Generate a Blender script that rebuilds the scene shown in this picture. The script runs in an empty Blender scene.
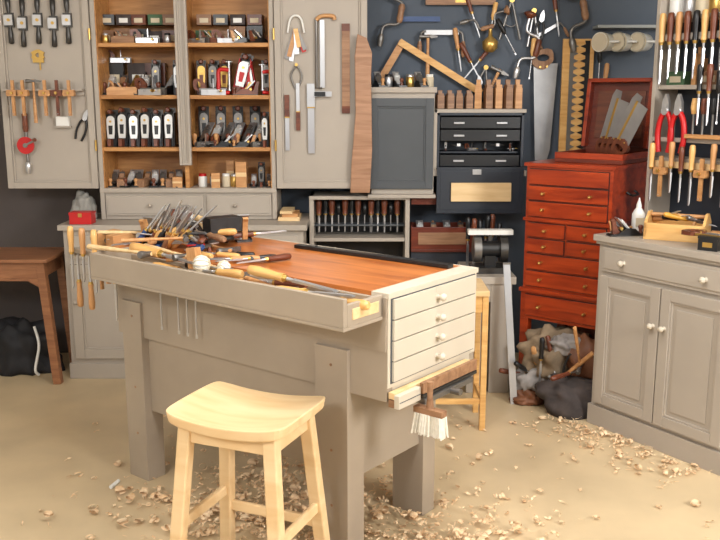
import bpy, bmesh, math, random
from mathutils import Vector, Matrix, Euler
R = random.Random(7)
sc = bpy.context.scene
try: sc.view_settings.view_transform = 'Standard'
except Exception: pass
rad = math.radians

def lin(c):
    return tuple(((v/255)/12.92 if v/255 <= .04045 else ((v/255+.055)/1.055)**2.4) for v in c)
MATS = {}
def mat(name, c, rough=.5, metal=0.0, var=.08, nscale=6, bump=0.0, spec=.5):
    if name in MATS: return MATS[name]
    m = bpy.data.materials.new(name); m.use_nodes = True
    nt = m.node_tree; b = nt.nodes['Principled BSDF']
    b.inputs['Roughness'].default_value = rough; b.inputs['Metallic'].default_value = metal
    b.inputs['Specular IOR Level'].default_value = spec
    tc = nt.nodes.new('ShaderNodeTexCoord'); n = nt.nodes.new('ShaderNodeTexNoise')
    n.inputs['Scale'].default_value = nscale; n.inputs['Detail'].default_value = 5
    nt.links.new(tc.outputs['Object'], n.inputs['Vector'])
    r = nt.nodes.new('ShaderNodeValToRGB'); l = lin(c)
    r.color_ramp.elements[0].position = .3; r.color_ramp.elements[1].position = .7
    r.color_ramp.elements[0].color = tuple(max(0, x*(1-var)) for x in l)+(1,)
    r.color_ramp.elements[1].color = tuple(min(1, x*(1+var)) for x in l)+(1,)
    nt.links.new(n.outputs['Fac'], r.inputs['Fac']); nt.links.new(r.outputs['Color'], b.inputs['Base Color'])
    if bump:
        bp = nt.nodes.new('ShaderNodeBump'); bp.inputs['Strength'].default_value = bump; bp.inputs['Distance'].default_value = .005
        nt.links.new(n.outputs['Fac'], bp.inputs['Height']); nt.links.new(bp.outputs['Normal'], b.inputs['Normal'])
    MATS[name] = m; return m
def wood(name, c1, c2, rough=.45, stretch=(1.5, 14, 14), scale=3.0):
    if name in MATS: return MATS[name]
    m = bpy.data.materials.new(name); m.use_nodes = True
    nt = m.node_tree; b = nt.nodes['Principled BSDF']; b.inputs['Roughness'].default_value = rough
    tc = nt.nodes.new('ShaderNodeTexCoord'); mp = nt.nodes.new('ShaderNodeMapping'); mp.inputs['Scale'].default_value = stretch
    n = nt.nodes.new('ShaderNodeTexNoise'); n.inputs['Scale'].default_value = scale; n.inputs['Detail'].default_value = 6; n.inputs['Distortion'].default_value = .6
    nt.links.new(tc.outputs['Object'], mp.inputs['Vector']); nt.links.new(mp.outputs['Vector'], n.inputs['Vector'])
    r = nt.nodes.new('ShaderNodeValToRGB'); r.color_ramp.elements[0].position = .3; r.color_ramp.elements[1].position = .68
    r.color_ramp.elements[0].color = lin(c1)+(1,); r.color_ramp.elements[1].color = lin(c2)+(1,)
    nt.links.new(n.outputs['Fac'], r.inputs['Fac']); nt.links.new(r.outputs['Color'], b.inputs['Base Color'])
    bp = nt.nodes.new('ShaderNodeBump'); bp.inputs['Strength'].default_value = .12; bp.inputs['Distance'].default_value = .002
    nt.links.new(n.outputs['Fac'], bp.inputs['Height']); nt.links.new(bp.outputs['Normal'], b.inputs['Normal'])
    MATS[name] = m; return m

TAUPE = mat('painted_taupe', (170, 160, 148), .5, var=.05, nscale=3)
TAUPE2 = mat('painted_taupe_bench', (162, 148, 131), .5, var=.07, nscale=4)
CREAM = mat('cream_and_lit_taupe', (202, 192, 175), .5, var=.03)  # cream for knobs; on the bench end, taupe with light painted in
DGREY = mat('painted_dark_grey', (74, 78, 82), .5, var=.06)
GREY = mat('painted_grey', (150, 152, 150), .5)
NAVY = mat('black_blue_paint', (40, 46, 56), .4)
BLACK = mat('black_japanning', (24, 24, 26), .35)
IRON = mat('cast_iron', (78, 76, 74), .38, .8)
STEEL = mat('polished_steel', (200, 200, 202), .3, .8, var=.05)
STEELB = mat('bright_nickel', (218, 218, 216), .35, .4, var=.05)
DSTEEL = mat('aged_steel', (126, 123, 120), .4, .75, var=.15)
BRASS = mat('brass', (205, 168, 95), .3, .85)
RED = mat('red_paint', (188, 24, 26), .4)
BLUE = mat('blue_plastic', (44, 72, 120), .4)
YEL = mat('amber_plastic', (214, 158, 60), .35)
WHITE = mat('white_paint', (228, 227, 222), .5, var=.02)
PAPER = mat('card', (205, 192, 166), .8)
GREEN = mat('green_card', (70, 100, 70), .7)
CLOTH = mat('dark_canvas', (70, 62, 60), .9, var=.4, nscale=12, bump=.5)
OLIVE = mat('olive_canvas', (134, 116, 94), .9, var=.4, nscale=12, bump=.5)
LEATHER = mat('leather', (118, 74, 48), .6, var=.2); GCANV = mat('grey_canvas', (150, 145, 142), .8, var=.3, nscale=14)
BRIST = mat('bristle', (226, 221, 208), .8, var=.1, nscale=60)
INTW = wood('cabinet_interior_pine', (160, 106, 54), (196, 142, 82), .5)
TOPW = wood('bench_top_wood', (156, 84, 38), (204, 124, 62), .28, stretch=(1.2, 9, 9), scale=2.2)
PINE = wood('pale_pine', (216, 180, 128), (234, 204, 156), .5, stretch=(1.5, 10, 10))
STOOLW = wood('stool_maple', (220, 184, 134), (236, 208, 164), .45, stretch=(1.2, 7, 7), scale=2)
BEECH = wood('beech', (178, 124, 76), (204, 154, 102), .45)
BOXW = wood('boxwood_handle', (206, 152, 86), (230, 186, 120), .35)
ROSE = wood('rosewood', (84, 42, 28), (122, 66, 42), .35)
OLDW = wood('old_brown_wood', (124, 88, 62), (162, 122, 90), .5)
MAHOG = wood('red_mahogany', (122, 36, 14), (170, 62, 24), .28, stretch=(1.5, 8, 12), scale=2.5)
MAHD = wood('dark_mahogany', (84, 30, 18), (116, 48, 28), .35)
SHAVE = wood('shaving_wood', (216, 174, 128), (246, 222, 186), .7)

class B:
    def __init__(s, name): s.n = name; s.v = []; s.f = []; s.m = []; s.s = []; s.mats = []
    def mi(s, m):
        if m not in s.mats: s.mats.append(m)
        return s.mats.index(m)
    def add(s, vs, fs, m, M=None, smooth=False):
        o = len(s.v); i = s.mi(m)
        for v in vs:
            v = Vector(v)
            if M is not None: v = M @ v
            s.v.append(v)
        for f in fs: s.f.append([o+k for k in f]); s.m.append(i); s.s.append(smooth)
        return s
    def bx(s, x0, x1, y0, y1, z0, z1, m, M=None):
        vs = [(x0,y0,z0),(x1,y0,z0),(x1,y1,z0),(x0,y1,z0),(x0,y0,z1),(x1,y0,z1),(x1,y1,z1),(x0,y1,z1)]
        return s.add(vs, [(0,3,2,1),(4,5,6,7),(0,1,5,4),(1,2,6,5),(2,3,7,6),(3,0,4,7)], m, M)
    def beam(s, p, q, w, d, m, up=(0,0,1)):
        p = Vector(p); q = Vector(q); z = (q-p); L = z.length; z.normalize()
        u = Vector(up)
        if abs(z.dot(u)) > .99: u = Vector((0,1,0))
        x = u.cross(z).normalized(); y = z.cross(x)
        M = Matrix.Translation(p) @ Matrix((x, y, z)).transposed().to_4x4()
        return s.bx(-w/2, w/2, -d/2, d/2, 0, L, m, M)
    def lathe(s, prof, o, d, m, n=14):
        o = Vector(o); z = Vector(d).normalized()
        u = Vector((0,0,1)) if abs(z.z) < .9 else Vector((1,0,0))
        x = u.cross(z).normalized(); y = z.cross(x)
        vs = []; fs = []
        for t, r in prof:
            for k in range(n):
                a = 2*math.pi*k/n; vs.append(o+z*t+(x*math.cos(a)+y*math.sin(a))*r)
        for i in range(len(prof)-1):
            for k in range(n):
                k2 = (k+1) % n; fs.append((i*n+k, i*n+k2, (i+1)*n+k2, (i+1)*n+k))
        s.add(vs, fs, m, None, True)
        s.add(vs[:n], [tuple(reversed(range(n)))], m); s.add(vs[-n:], [tuple(range(n))], m)
        return s
    def cyl(s, p, q, r, m, r2=None, n=12):
        p = Vector(p); q = Vector(q)
        return s.lathe([(0, r), ((q-p).length, r if r2 is None else r2)], p, q-p, m, n)
    def ball(s, c, r, m, sc_=(1,1,1), n=12):
        vs = []; fs = []; h = n//2
        for i in range(h+1):
            t = math.pi*i/h
            for k in range(n):
                a = 2*math.pi*k/n
                vs.append((c[0]+r*sc_[0]*math.sin(t)*math.cos(a), c[1]+r*sc_[1]*math.sin(t)*math.sin(a), c[2]+r*sc_[2]*math.cos(t)))
        for i in range(h):
            for k in range(n):
                k2 = (k+1) % n; fs.append((i*n+k, (i+1)*n+k, (i+1)*n+k2, i*n+k2))
        return s.add(vs, fs, m, None, True)
    def prism(s, pts, y0, y1, m, M=None):
        n = len(pts); vs = [(p[0], y0, p[1]) for p in pts]+[(p[0], y1, p[1]) for p in pts]
        fs = [tuple(range(n)), tuple(reversed(range(n, 2*n)))]+[(i, i+n, (i+1) % n+n, (i+1) % n) for i in range(n)]
        return s.add(vs, fs, m, M)
    def ring(s, out, inn, y0, y1, m, M=None):
        n = len(out); vs = []
        for y in (y0, y1):
            vs += [(p[0], y, p[1]) for p in out]+[(p[0], y, p[1]) for p in inn]
        fs = []
        for i in range(n):
            j = (i+1) % n
            fs += [(i, j, n+j, n+i), (2*n+i, 3*n+i, 3*n+j, 2*n+j), (i, 2*n+i, 2*n+j, j), (n+i, n+j, 3*n+j, 3*n+i)]
        return s.add(vs, fs, m, M)
    def tube(s, pts, r, m, n=8, fl=1.0, closed=False):
        P = [Vector(p) for p in pts]; N = len(P); vs = []; fs = []
        prev = None
        for i in range(N):
            if closed: t = (P[(i+1) % N]-P[i-1])
            else: t = P[min(i+1, N-1)]-P[max(i-1, 0)]
            t.normalize()
            if prev is None:
                u = Vector((0,1,0)) if abs(t.y) < .9 else Vector((0,0,1))
            else: u = prev
            u = (u-t*u.dot(t)).normalized(); prev = u; w = t.cross(u)
            rr = r[i] if isinstance(r, (list, tuple)) else r
            for k in range(n):
                a = 2*math.pi*k/n; vs.append(P[i]+u*math.cos(a)*rr*fl+w*math.sin(a)*rr)
        rng = N if closed else N-1
        for i in range(rng):
            for k in range(n):
                k2 = (k+1) % n; j = (i+1) % N; fs.append((i*n+k, i*n+k2, j*n+k2, j*n+k))
        s.add(vs, fs, m, None, True)
        if not closed:
            s.add(vs[:n], [tuple(reversed(range(n)))], m); s.add(vs[-n:], [tuple(range(n))], m)
        return s
    def mesh(s):
        me = bpy.data.meshes.new(s.n)
        me.from_pydata([tuple(v) for v in s.v], [], s.f)
        for m in s.mats: me.materials.append(m)
        me.polygons.foreach_set('material_index', s.m); me.polygons.foreach_set('use_smooth', s.s)
        bm = bmesh.new(); bm.from_mesh(me); bmesh.ops.recalc_face_normals(bm, faces=bm.faces); bm.to_mesh(me); bm.free()
        me.update(); return me
    def done(s, loc=(0,0,0), rz=0, bevel=0, rot=None):
        o = bpy.data.objects.new(s.n, s.mesh()); sc.collection.objects.link(o)
        o.location = loc; o.rotation_euler = rot if rot else (0, 0, rz)
        if bevel:
            bv = o.modifiers.new('bevel', 'BEVEL'); bv.width = bevel; bv.segments = 2; bv.limit_method = 'ANGLE'; bv.angle_limit = rad(50)
        return o
def inst(me, name, loc, rot=(0,0,0), s=1):
    o = bpy.data.objects.new(name, me); sc.collection.objects.link(o)
    o.location = loc; o.rotation_euler = tuple(rad(a) for a in rot)
    o.scale = (s,s,s) if not isinstance(s, tuple) else s
    return o
def knob(b, c, d, m, r=.014):
    b.lathe([(0, r*.7), (.008, r*.45), (.014, r*.7), (.022, r), (.03, r*.8), (.034, r*.3)], c, d, m, 14)
def pdoor(b, x0, x1, z0, z1, y, m, fw=.05, th=.02, pm=None):
    pm = pm or m
    b.bx(x0, x0+fw, y-th, y, z0, z1, m); b.bx(x1-fw, x1, y-th, y, z0, z1, m)
    b.bx(x0+fw, x1-fw, y-th, y, z0, z0+fw, m); b.bx(x0+fw, x1-fw, y-th, y, z1-fw, z1, m)
    b.bx(x0+fw-.002, x1-fw+.002, y-th*.45, y, z0+fw-.002, z1-fw+.002, pm)
    k = .01
    for a in ((x0+fw, x0+fw+k, z0+fw, z1-fw), (x1-fw-k, x1-fw, z0+fw, z1-fw), (x0+fw+k, x1-fw-k, z0+fw, z0+fw+k), (x0+fw+k, x1-fw-k, z1-fw-k, z1-fw)):
        b.bx(a[0], a[1], y-th*.75, y-th*.4, a[2], a[3], m)

# ---------------- room
fl = B('floor'); FLM = mat('floor_concrete', (206, 184, 148), .45, var=.16, nscale=1.8, bump=.05)
fl.bx(-3.2, 3.2, -2, 5.6, -.05, 0, FLM).done()
WN = mat('wall_blue_grey', (76, 85, 97), .7, var=.05); WB = mat('wall_dark_taupe', (84, 76, 73), .8, var=.06); WC = mat('ceiling_white', (225, 223, 218), .8)
b = B('wall_back'); b.bx(-3.2, -1.5, 5.22, 5.3, 0, 2.75, WB); b.bx(-1.5, 3.2, 5.22, 5.3, 0, 2.75, WN); b.done()
B('wall_left').bx(-3.28, -3.2, -2, 5.3, 0, 2.75, WC).done()
B('wall_right').bx(3.2, 3.28, -2, 5.3, 0, 2.75, WC).done()
B('ceiling').bx(-3.28, 3.28, -2, 5.3, 2.75, 2.8, WC).done()

def g(u, v, Y=4.9):   # elevation grid on a wall-parallel plane, metres
    return ((u-360)*.00113*Y, Y, 1.57+Y*(.1045-.0011*v))

# ---------------- sideboard
b = B('sideboard'); x0, x1 = -1.63, -.31; yf = 4.72; yb = 5.2
b.bx(x0, x1, yf, yb, .07, .85, TAUPE); b.bx(x0-.02, x1+.02, yf-.03, yb, .85, .88, TAUPE)
b.bx(x0-.01, x1+.01, yf-.012, yb, 0, .09, TAUPE)
w = (x1-x0)/3
for i in range(3):
    pdoor(b, x0+i*w+.03, x0+(i+1)*w-.03, .12, .66, yf, TAUPE, .055)
    b.bx(x0+i*w+.03, x0+(i+1)*w-.03, yf-.014, yf, .69, .82, TAUPE); knob(b, (x0+(i+.5)*w, yf-.014, .755), (0,-1,0), TAUPE)
    knob(b, (x0+i*w+.06, yf-.02, .45), (0,-1,0), TAUPE)
b.done(bevel=.003)

# ---------------- wall tool cabinet with doors open flat
cx0, cx1 = -1.467, -.471; cz0, cz1 = 1.05, 2.3; cf, cb = 4.9, 5.2
b = B('tool_cabinet')
b.bx(cx0, cx0+.025, cf, cb, .882, cz1, TAUPE); b.bx(cx1-.025, cx1, cf, cb, .882, cz1, TAUPE)
b.bx(cx0, cx1, cf-.005, cb, cz0-.015, cz0+.01, TAUPE); b.bx(cx0, cx1, cf, cb, cz1-.02, cz1, TAUPE)
b.bx(cx0+.025, cx1-.025, cb-.02, cb, cz0, cz1, INTW)
for x in (cx0+.025, cx1-.031): b.bx(x, x+.006, cf+.003, cb-.02, cz0+.01, cz1-.02, INTW)
mx = (184-360)*.005537
b.bx(mx-.012, mx+.012, cf+.02, cb-.02, cz0+.01, cz1-.02, INTW)
SH = {'a': 1.856, 'b': 1.575, 'c': 1.288}
for z in SH.values():
    b.bx(cx0+.03, cx1-.03, cf+.012, cb-.02, z-.022, z, INTW)
b.bx(cx0+.025, cx1-.025, cf+.012, cb, .882, cz0-.015, TAUPE)
for a, c in ((cx0+.03, mx+.09), (mx+.11, cx1-.03)):
    b.bx(a, c, cf-.004, cf+.012, .905, 1.02, TAUPE); b.bx(a+.012, c-.012, cf-.008, cf-.004, .917, 1.008, TAUPE)
    knob(b, ((a+c)/2-.02, cf-.008, .965), (0,-1,0), TAUPE, .011)
pdoor(b, cx0-.51, cx0-.004, cz0+.01, cz1, cf+.02, TAUPE, .035, .035)
pdoor(b, cx1+.004, cx1+.51, cz0+.01, cz1, cf+.02, TAUPE, .035, .035)
pdoor(b, mx-.033, mx+.033, cz0+.14, cz1, cf+.012, TAUPE, .014, .03)
for z in (1.3, 1.9):
    b.cyl((cx0-.002, cf-.02, z-.03), (cx0-.002, cf-.02, z+.03), .006, BRASS); b.cyl((cx1+.002, cf-.02, z-.03), (cx1+.002, cf-.02, z+.03), .006, BRASS)
b.done(bevel=.002)
DF = cf-.0

# ---------------- tool library
def bez(pts, n=6):
    out = []
    P = [Vector(p) for p in pts]; P = [P[0]]+P+[P[-1]]
    for i in range(1, len(P)-2):
        for k in range(n):
            t = k/n; a, b_, c, d = P[i-1], P[i], P[i+1], P[i+2]
            out.append(.5*((2*b_)+(-a+c)*t+(2*a-5*b_+4*c-d)*t*t+(-a+3*b_-3*c+d)*t**3))
    out.append(P[-2]); return out
TOTE = [(0,0),(.05,0),(.048,.012),(.03,.03),(.022,.055),(.012,.082),(.006,.098),(-.012,.1),(-.02,.092),(-.012,.08),(-.006,.05),(-.004,.02)]
def m_plane(name, body, capm, wd, L=.25):
    b = B(name); h = L/2
    b.bx(-h, h, -.032, .032, 0, .006, IRON)
    for y in (-.032, .029):
        b.prism([(-h,.006),(h,.006),(h,.012),(.07,.016),(.035,.045),(-.02,.05),(-.05,.03),(-.08,.014),(-h,.012)], y, y+.003, body)
    b.bx(-h+.01, h-.01, -.028, .028, .006, .012, body)
    M = Matrix.Translation((.012,0,.02)) @ Matrix.Rotation(rad(-45), 4, 'Y')
    b.bx(-.002, .004, -.025, .025, 0, .13, STEEL, M)
    M2 = M @ Matrix.Translation((.006,0,.0))
    b.bx(0, .007, -.022, .022, .005, .085, capm, M2); b.bx(0, .012, -.012, .012, .07, .1, capm, M2)
    b.bx(-.055, .0, -.02, .02, .012, .035, body)
    b.prism([(x*1.0-.1, z*.95+.012) for x, z in TOTE], -.011, .011, wd)
    b.lathe([(0,.014),(.01,.012),(.02,.009),(.034,.015),(.045,.016),(.053,.009)], (.085,0,.012), (0,0,1), wd)
    b.cyl((-.045,-.012,.045), (-.045,.012,.045), .011, BRASS)
    return b.mesh()
PL_B = m_plane('hand_plane_black', BLACK, STEELB, ROSE)
PL_R = m_plane('hand_plane_red', ROSE, BRASS, ROSE, .2)
PL_K = m_plane('block_plane_black', BLACK, DSTEEL, BEECH, .19)
def m_cap(capm=STEELB, body=BLACK):
    b = B('hand_plane_upright')
    b.bx(-.032, .032, .03, .036, 0, .23, IRON)
    for x in (-.032, .028): b.prism([(x,0),(x+.004,0),(x+.004,.2),(x,.2)], -.01, .03, body)
    pts = [(-.02,.05),(.02,.05),(.024,.09),(.025,.16)]+[(.025*math.cos(a), .165+.025*math.sin(a)) for a in [i*math.pi/8 for i in range(9)]]+[(-.025,.16),(-.024,.09)]
    b.prism(pts, -.024, -.014, capm); b.prism([(-.01,.075),(.01,.075),(.013,.13),(-.013,.13)], -.027, -.024, body)
    b.cyl((0,-.03,.155), (0,-.024,.155), .007, BRASS)
    b.lathe([(0,.012),(.02,.01),(.035,.016),(.045,.01)], (0,.0,.215), (0,-1,0), ROSE); b.bx(-.026,.026,-.012,.03,.0,.05,body)
    b.prism([(-.01,.0),(.01,.0),(.012,.045),(-.012,.045)], -.06, -.012, ROSE)
    return b.mesh()
CAP = m_cap(); CAPK = m_cap(DSTEEL); CAPR = m_cap(BRASS, ROSE); CAPR2 = m_cap(STEELB, RED)
def m_wplane(L=.22, wd=BEECH, w=.055, h=.06):
    b = B('wooden_plane')
    b.prism([(-L/2,0),(L/2,0),(L/2,h*.8),(L/2-.01,h),(-L/2+.02,h),(-L/2,h*.75)], -w/2, w/2, wd)
    M = Matrix.Translation((.0,0,h*.7)) @ Matrix.Rotation(rad(-38), 4, 'Y')
    b.bx(-.003, .002, -w*.35, w*.35, -.01, .075, DSTEEL, M); b.prism([(.002,-.01),(.006,-.01),(.016,.05),(.002,.055)], -w*.3, w*.3, wd, M)
    b.tube(bez([(-L/2+.05,0,h-.004),(-L/2+.04,0,h+.03),(-L/2+.02,0,h+.045)]), .009, wd)
    return b.mesh()
WP = m_wplane(); WP2 = m_wplane(.2, OLDW)
def m_mould(wd):
    b = B('moulding_plane')
    b.bx(-.012, .012, -.04, .04, 0, .12, wd); b.bx(-.01, .01, -.04, .022, .12, .14, wd)
    b.prism([(-.006,.1),(.006,.1),(.008,.17),(-.008,.17)], -.01, .006, wd)
    return b.mesh()
MP1 = m_mould(BEECH); MP2 = m_mould(OLDW)
def m_chisel(h=BOXW, L=.16, w=.016):
    b = B('chisel')
    b.lathe([(-.13,.008),(-.125,.013),(-.1,.015),(-.06,.013),(-.03,.011),(-.012,.013)], (0,0,0), (1,0,0), h)
    b.lathe([(-.012,.011),(0,.009)], (0,0,0), (1,0,0), BRASS); b.lathe([(0,.006),(.025,.004)], (0,0,0), (1,0,0), STEEL)
    b.prism([(.02,-.004),(.02,.004),(L-.012,.002),(L,-.002),(L,-.003)], -w/2, w/2, STEEL)
    return b.mesh()
CH1 = m_chisel(); CH2 = m_chisel(ROSE, .14, .012); CH3 = m_chisel(BEECH, .12, .02); CH4 = m_chisel(YEL, .15, .012); CH5 = m_chisel(OLDW, .13, .008); CH6 = m_chisel(BLUE, .13, .01); CH7 = m_chisel(BLACK, .14, .012)
def hring():
    out = []; inn = []
    n = 18
    for i in range(n):
        a = 2*math.pi*i/n
        k = 1+.16*math.cos(2*a+.8)+.06*math.cos(5*a)
        out.append((.052*k*math.cos(a), .068*k*math.sin(a))); inn.append((.02*math.cos(a)-.006, .036*math.sin(a)))
    return out, inn
HO, HI = hring()
def m_saw(L=.56, h0=.13, h1=.05, hw=BEECH, blade=DSTEEL, back=False):
    b = B('handsaw')
    b.ring(HO, HI, -.011, .011, hw)
    if back:
        b.bx(.03, L, -.0015, .0015, -.05, .04, blade); b.bx(.03, L, -.005, .005, .035, .05, BRASS)
    else:
        b.prism([(.03,-.055),(L,-h1*.5-.03),(L+.005,h1*.5-.03),(L*.9,h1*.5-.01),(.03,h0-.055)], -.0015, .0015, blade)
    for z in (-.02, .02): b.cyl((.045,-.014,z), (.045,.014,z), .006, BRASS)
    return b.mesh()
SAWST = mat('saw_plate_steel', (165, 165, 166), .42, .7, var=.15)
BSAW = m_saw(.3, hw=ROSE, blade=SAWST, back=True)
def m_brace(c=DSTEEL, w=OLDW):
    b = B('bit_brace')
    b.tube(bez([(0,0,0),(0,0,.06),(.02,0,.085),(.075,0,.1),(.08,0,.15),(.075,0,.205),(.02,0,.22),(0,0,.24),(0,0,.3)]), .008, c)
    b.lathe([(0,.012),(.03,.017),(.05,.017),(.065,.01)], (0,0,-.03), (0,0,1), c)
    b.lathe([(0,.012),(.02,.018),(.05,.016),(.08,.018),(.095,.012)], (.08,0,.105), (0,0,1), w)
    b.lathe([(0,.012),(.01,.02),(.02,.036),(.03,.034),(.038,.02),(.04,.004)], (0,0,.295), (0,0,1), w)
    return b.mesh()
BRC = m_brace(); BRC2 = m_brace(STEEL, ROSE)
def m_spoke(c=IRON, h=OLDW):
    b = B('spokeshave')
    b.lathe([(-.12,.007),(-.115,.014),(-.07,.013),(-.035,.008)], (0,0,0), (0,0,1), c); b.lathe([(.035,.008),(.07,.013),(.115,.014),(.12,.007)], (0,0,0), (0,0,1), c)
    b.bx(-.022, .022, -.006, .008, -.036, .036, c); b.bx(-.026, .018, -.012, -.006, -.026, .026, STEEL); b.cyl((0,-.018,0), (0,-.01,0), .008, BRASS)
    return b.mesh()
SPK = m_spoke()
def m_gauge(w=BEECH):
    b = B('marking_gauge')
    b.bx(-.008, .008, -.008, .008, -.1, .1, w); b.prism([(-.03,.01),(.03,.01),(.034,.02),(.03,.045),(-.03,.045),(-.034,.02)], -.018, .014, w)
    b.cyl((0,-.03,.028), (0,-.018,.028), .008, BRASS); b.cyl((0,-.012,-.09), (0,-.008,-.09), .002, STEEL)
    return b.mesh()
GAU = m_gauge(); GAU2 = m_gauge(ROSE)
def m_hammer(w=BEECH, L=.28):
    b = B('hammer')
    b.tube([(0,0,-L),(0,0,-L*.6),(0,0,-L*.3),(0,0,.01)], [.013,.012,.008,.009], w, fl=.75)
    b.lathe([(-.05,.012),(-.04,.014),(-.03,.012),(-.015,.01),(.015,.01)], (0,0,0), (1,0,0), DSTEEL)
    b.prism([(.015,-.011),(.055,-.004),(.055,.003),(.015,.011)], -.009, .009, DSTEEL)
    return b.mesh()
HAM = m_hammer(); HAMP = m_hammer(PINE, .3)
def m_mallet(w=BEECH, hw=None):
    b = B('mallet'); b.prism([(-.07,-.035),(.07,-.04),(.07,.04),(-.07,.035)], -.03, .03, w)
    b.tube([(0,0,.02),(0,0,-.1),(0,0,-.24)], [.012,.012,.015], hw or w); return b.mesh()
MAL = m_mallet(BEECH); MALD = m_mallet(BLACK, PINE)
def m_try(s1=.2, st=ROSE):
    b = B('try_square'); b.bx(-.014, .014, -.008, .008, -.005, .12, st); b.bx(-.012, .012, -.002, .002, -s1, 0, STEEL)
    b.bx(-.014, .014, -.01, .01, -.012, -.005, BRASS); return b.mesh()
TRY = m_try()
def m_drill():
    b = B('hand_drill')
    b.cyl((0,0,-.1), (0,0,.08), .008, DSTEEL); b.lathe([(0,.012),(.02,.016),(.07,.014),(.09,.016),(.1,.008)], (0,0,.07), (0,0,1), ROSE)
    b.lathe([(0,.008),(.02,.014),(.05,.016),(.06,.01)], (0,0,-.15), (0,0,1), STEEL)
    b.cyl((0,-.02,0), (0,-.012,0), .045, RED, n=24); b.cyl((0,-.026,0), (0,-.02,0), .012, DSTEEL)
    b.beam((0,-.028,0), (.06,-.028,.03), .01, .004, DSTEEL, up=(0,1,0)); b.lathe([(0,.006),(.015,.011),(.03,.008)], (.06,-.03,.03), (0,-1,0), ROSE)
    return b.mesh()
DRL = m_drill()
def m_pliers(h=RED, k=1.0):
    b = B('pliers')
    for s_ in (-1, 1):
        b.tube(bez([(s_*.004,0,.0),(s_*.02,0,-.03),(s_*.026,0,-.08),(s_*.018,0,-.13)]), .007*k, h); b.prism([(0,0),(s_*.014,.0),(s_*.012,.03),(s_*.002,.055),(0,.055)], -.006, .006, STEEL)
    b.cyl((0,-.01,0), (0,.01,0), .012, STEEL); return b.mesh()
PLI = m_pliers(); PLIB = m_pliers(BLACK); PLIR = m_pliers(RED, 1.3)
def m_gclamp():
    b = B('g_clamp'); b.tube(bez([(0,0,-.06),(.055,0,-.06),(.06,0,0),(.055,0,.06),(0,0,.06)]), .011, RED, fl=.8)
    b.cyl((0,0,-.05), (0,0,.11), .005, STEEL); b.cyl((-.02,0,.105), (.02,0,.105), .003, STEEL); b.cyl((0,0,-.05), (0,0,-.044), .011, STEEL); return b.mesh()
GCL = m_gclamp()
def m_screw(h=YEL, L=.12):
    b = B('screwdriver'); b.lathe([(-.1,.008),(-.095,.014),(-.05,.013),(-.02,.014),(-.01,.009),(0,.007)], (0,0,0), (1,0,0), h, 10)
    b.cyl((0,0,0), (L,0,0), .003, STEEL, n=8); b.prism([(L,-.004),(L+.012,-.0035),(L+.012,.0035),(L,.004)], -.001, .001, STEEL); return b.mesh()
SCR = [m_screw(h) for h in (YEL, ROSE, BLACK, BLUE, BOXW)]
def m_carton(c, lab=PAPER):
    b = B('carton'); b.bx(-.05, .05, -.05, .05, 0, .06, c); b.bx(-.052, .052, -.052, .052, .045, .062, c); b.bx(-.03, .03, -.0535, -.05, .012, .04, lab); return b.mesh()
CART = [m_carton(GREEN), m_carton(OLDW, PAPER), m_carton(OLDW), m_carton(BLACK), m_carton(CLOTH, WHITE), m_carton(ROSE)]
def m_jar(c, lid):
    b = B('jar'); b.lathe([(0,.026),(.003,.028),(.06,.028),(.068,.022)], (0,0,0), (0,0,1), c, 16); b.lathe([(0,.024),(.015,.024),(.017,.02)], (0,0,.066), (0,0,1), lid, 16); return b.mesh()
JAR = [m_jar(WHITE, RED), m_jar(STEEL, BLACK), m_jar(PAPER, WHITE), m_jar(BRASS, STEEL)]
def m_plough():
    b = B('plough_plane'); b.bx(-.1,.1,-.012,.012,.0,.05,DSTEEL); b.bx(-.09,.09,-.05,-.04,-.0,.04,STEEL); b.cyl((.05,-.07,.03),(.05,.05,.03),.005,STEEL); b.cyl((-.04,-.07,.03),(-.04,.05,.03),.005,STEEL)
    b.ring([(x*.8-.1,z*.8+.07) for x,z in HO],[(x*.8-.1,z*.8+.07) for x,z in HI],-.01,.01,ROSE); b.lathe([(0,.008),(.02,.012),(.04,.006)],(.05,-.07,.03),(0,-1,0),BRASS)
    b.bx(.0,.006,-.008,.008,.03,.12,STEEL); return b.mesh()
PLO = m_plough()

def shelfx(u): return (u-360)*.005537
# row c
for i, u in enumerate((106, 117.5, 129, 141, 152.5, 165)):
    inst(CAP, 'hand_plane', (shelfx(u), 4.985, SH['c']), (-4,0,R.uniform(-8,8)), (.92, .92, .9+.05*(i % 2)))
for i in range(7):
    inst(PL_B if i % 2 else PL_K, 'hand_plane', (shelfx(198+i*11), 5.05, SH['c']), (0,0,-112+R.uniform(-8,8)), (.95, .9, 1.15))
for i in range(4): inst([PLO, PL_B, PL_K, PLO][i], 'plough_plane' if i in (0,3) else 'hand_plane', (shelfx(203+i*19), 4.955, SH['c']), (0,0,-150+R.uniform(-20,20)), .62)
inst(CAP, 'hand_plane', (shelfx(264), 4.94, SH['c']), (0,0,-8), (.6,.6,.85))
for u in (196, 214, 232, 250): inst(CAPK, 'hand_plane', (shelfx(u), 5.13, SH['c']), (-4,0,8), (.95,.85,.98))
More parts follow.
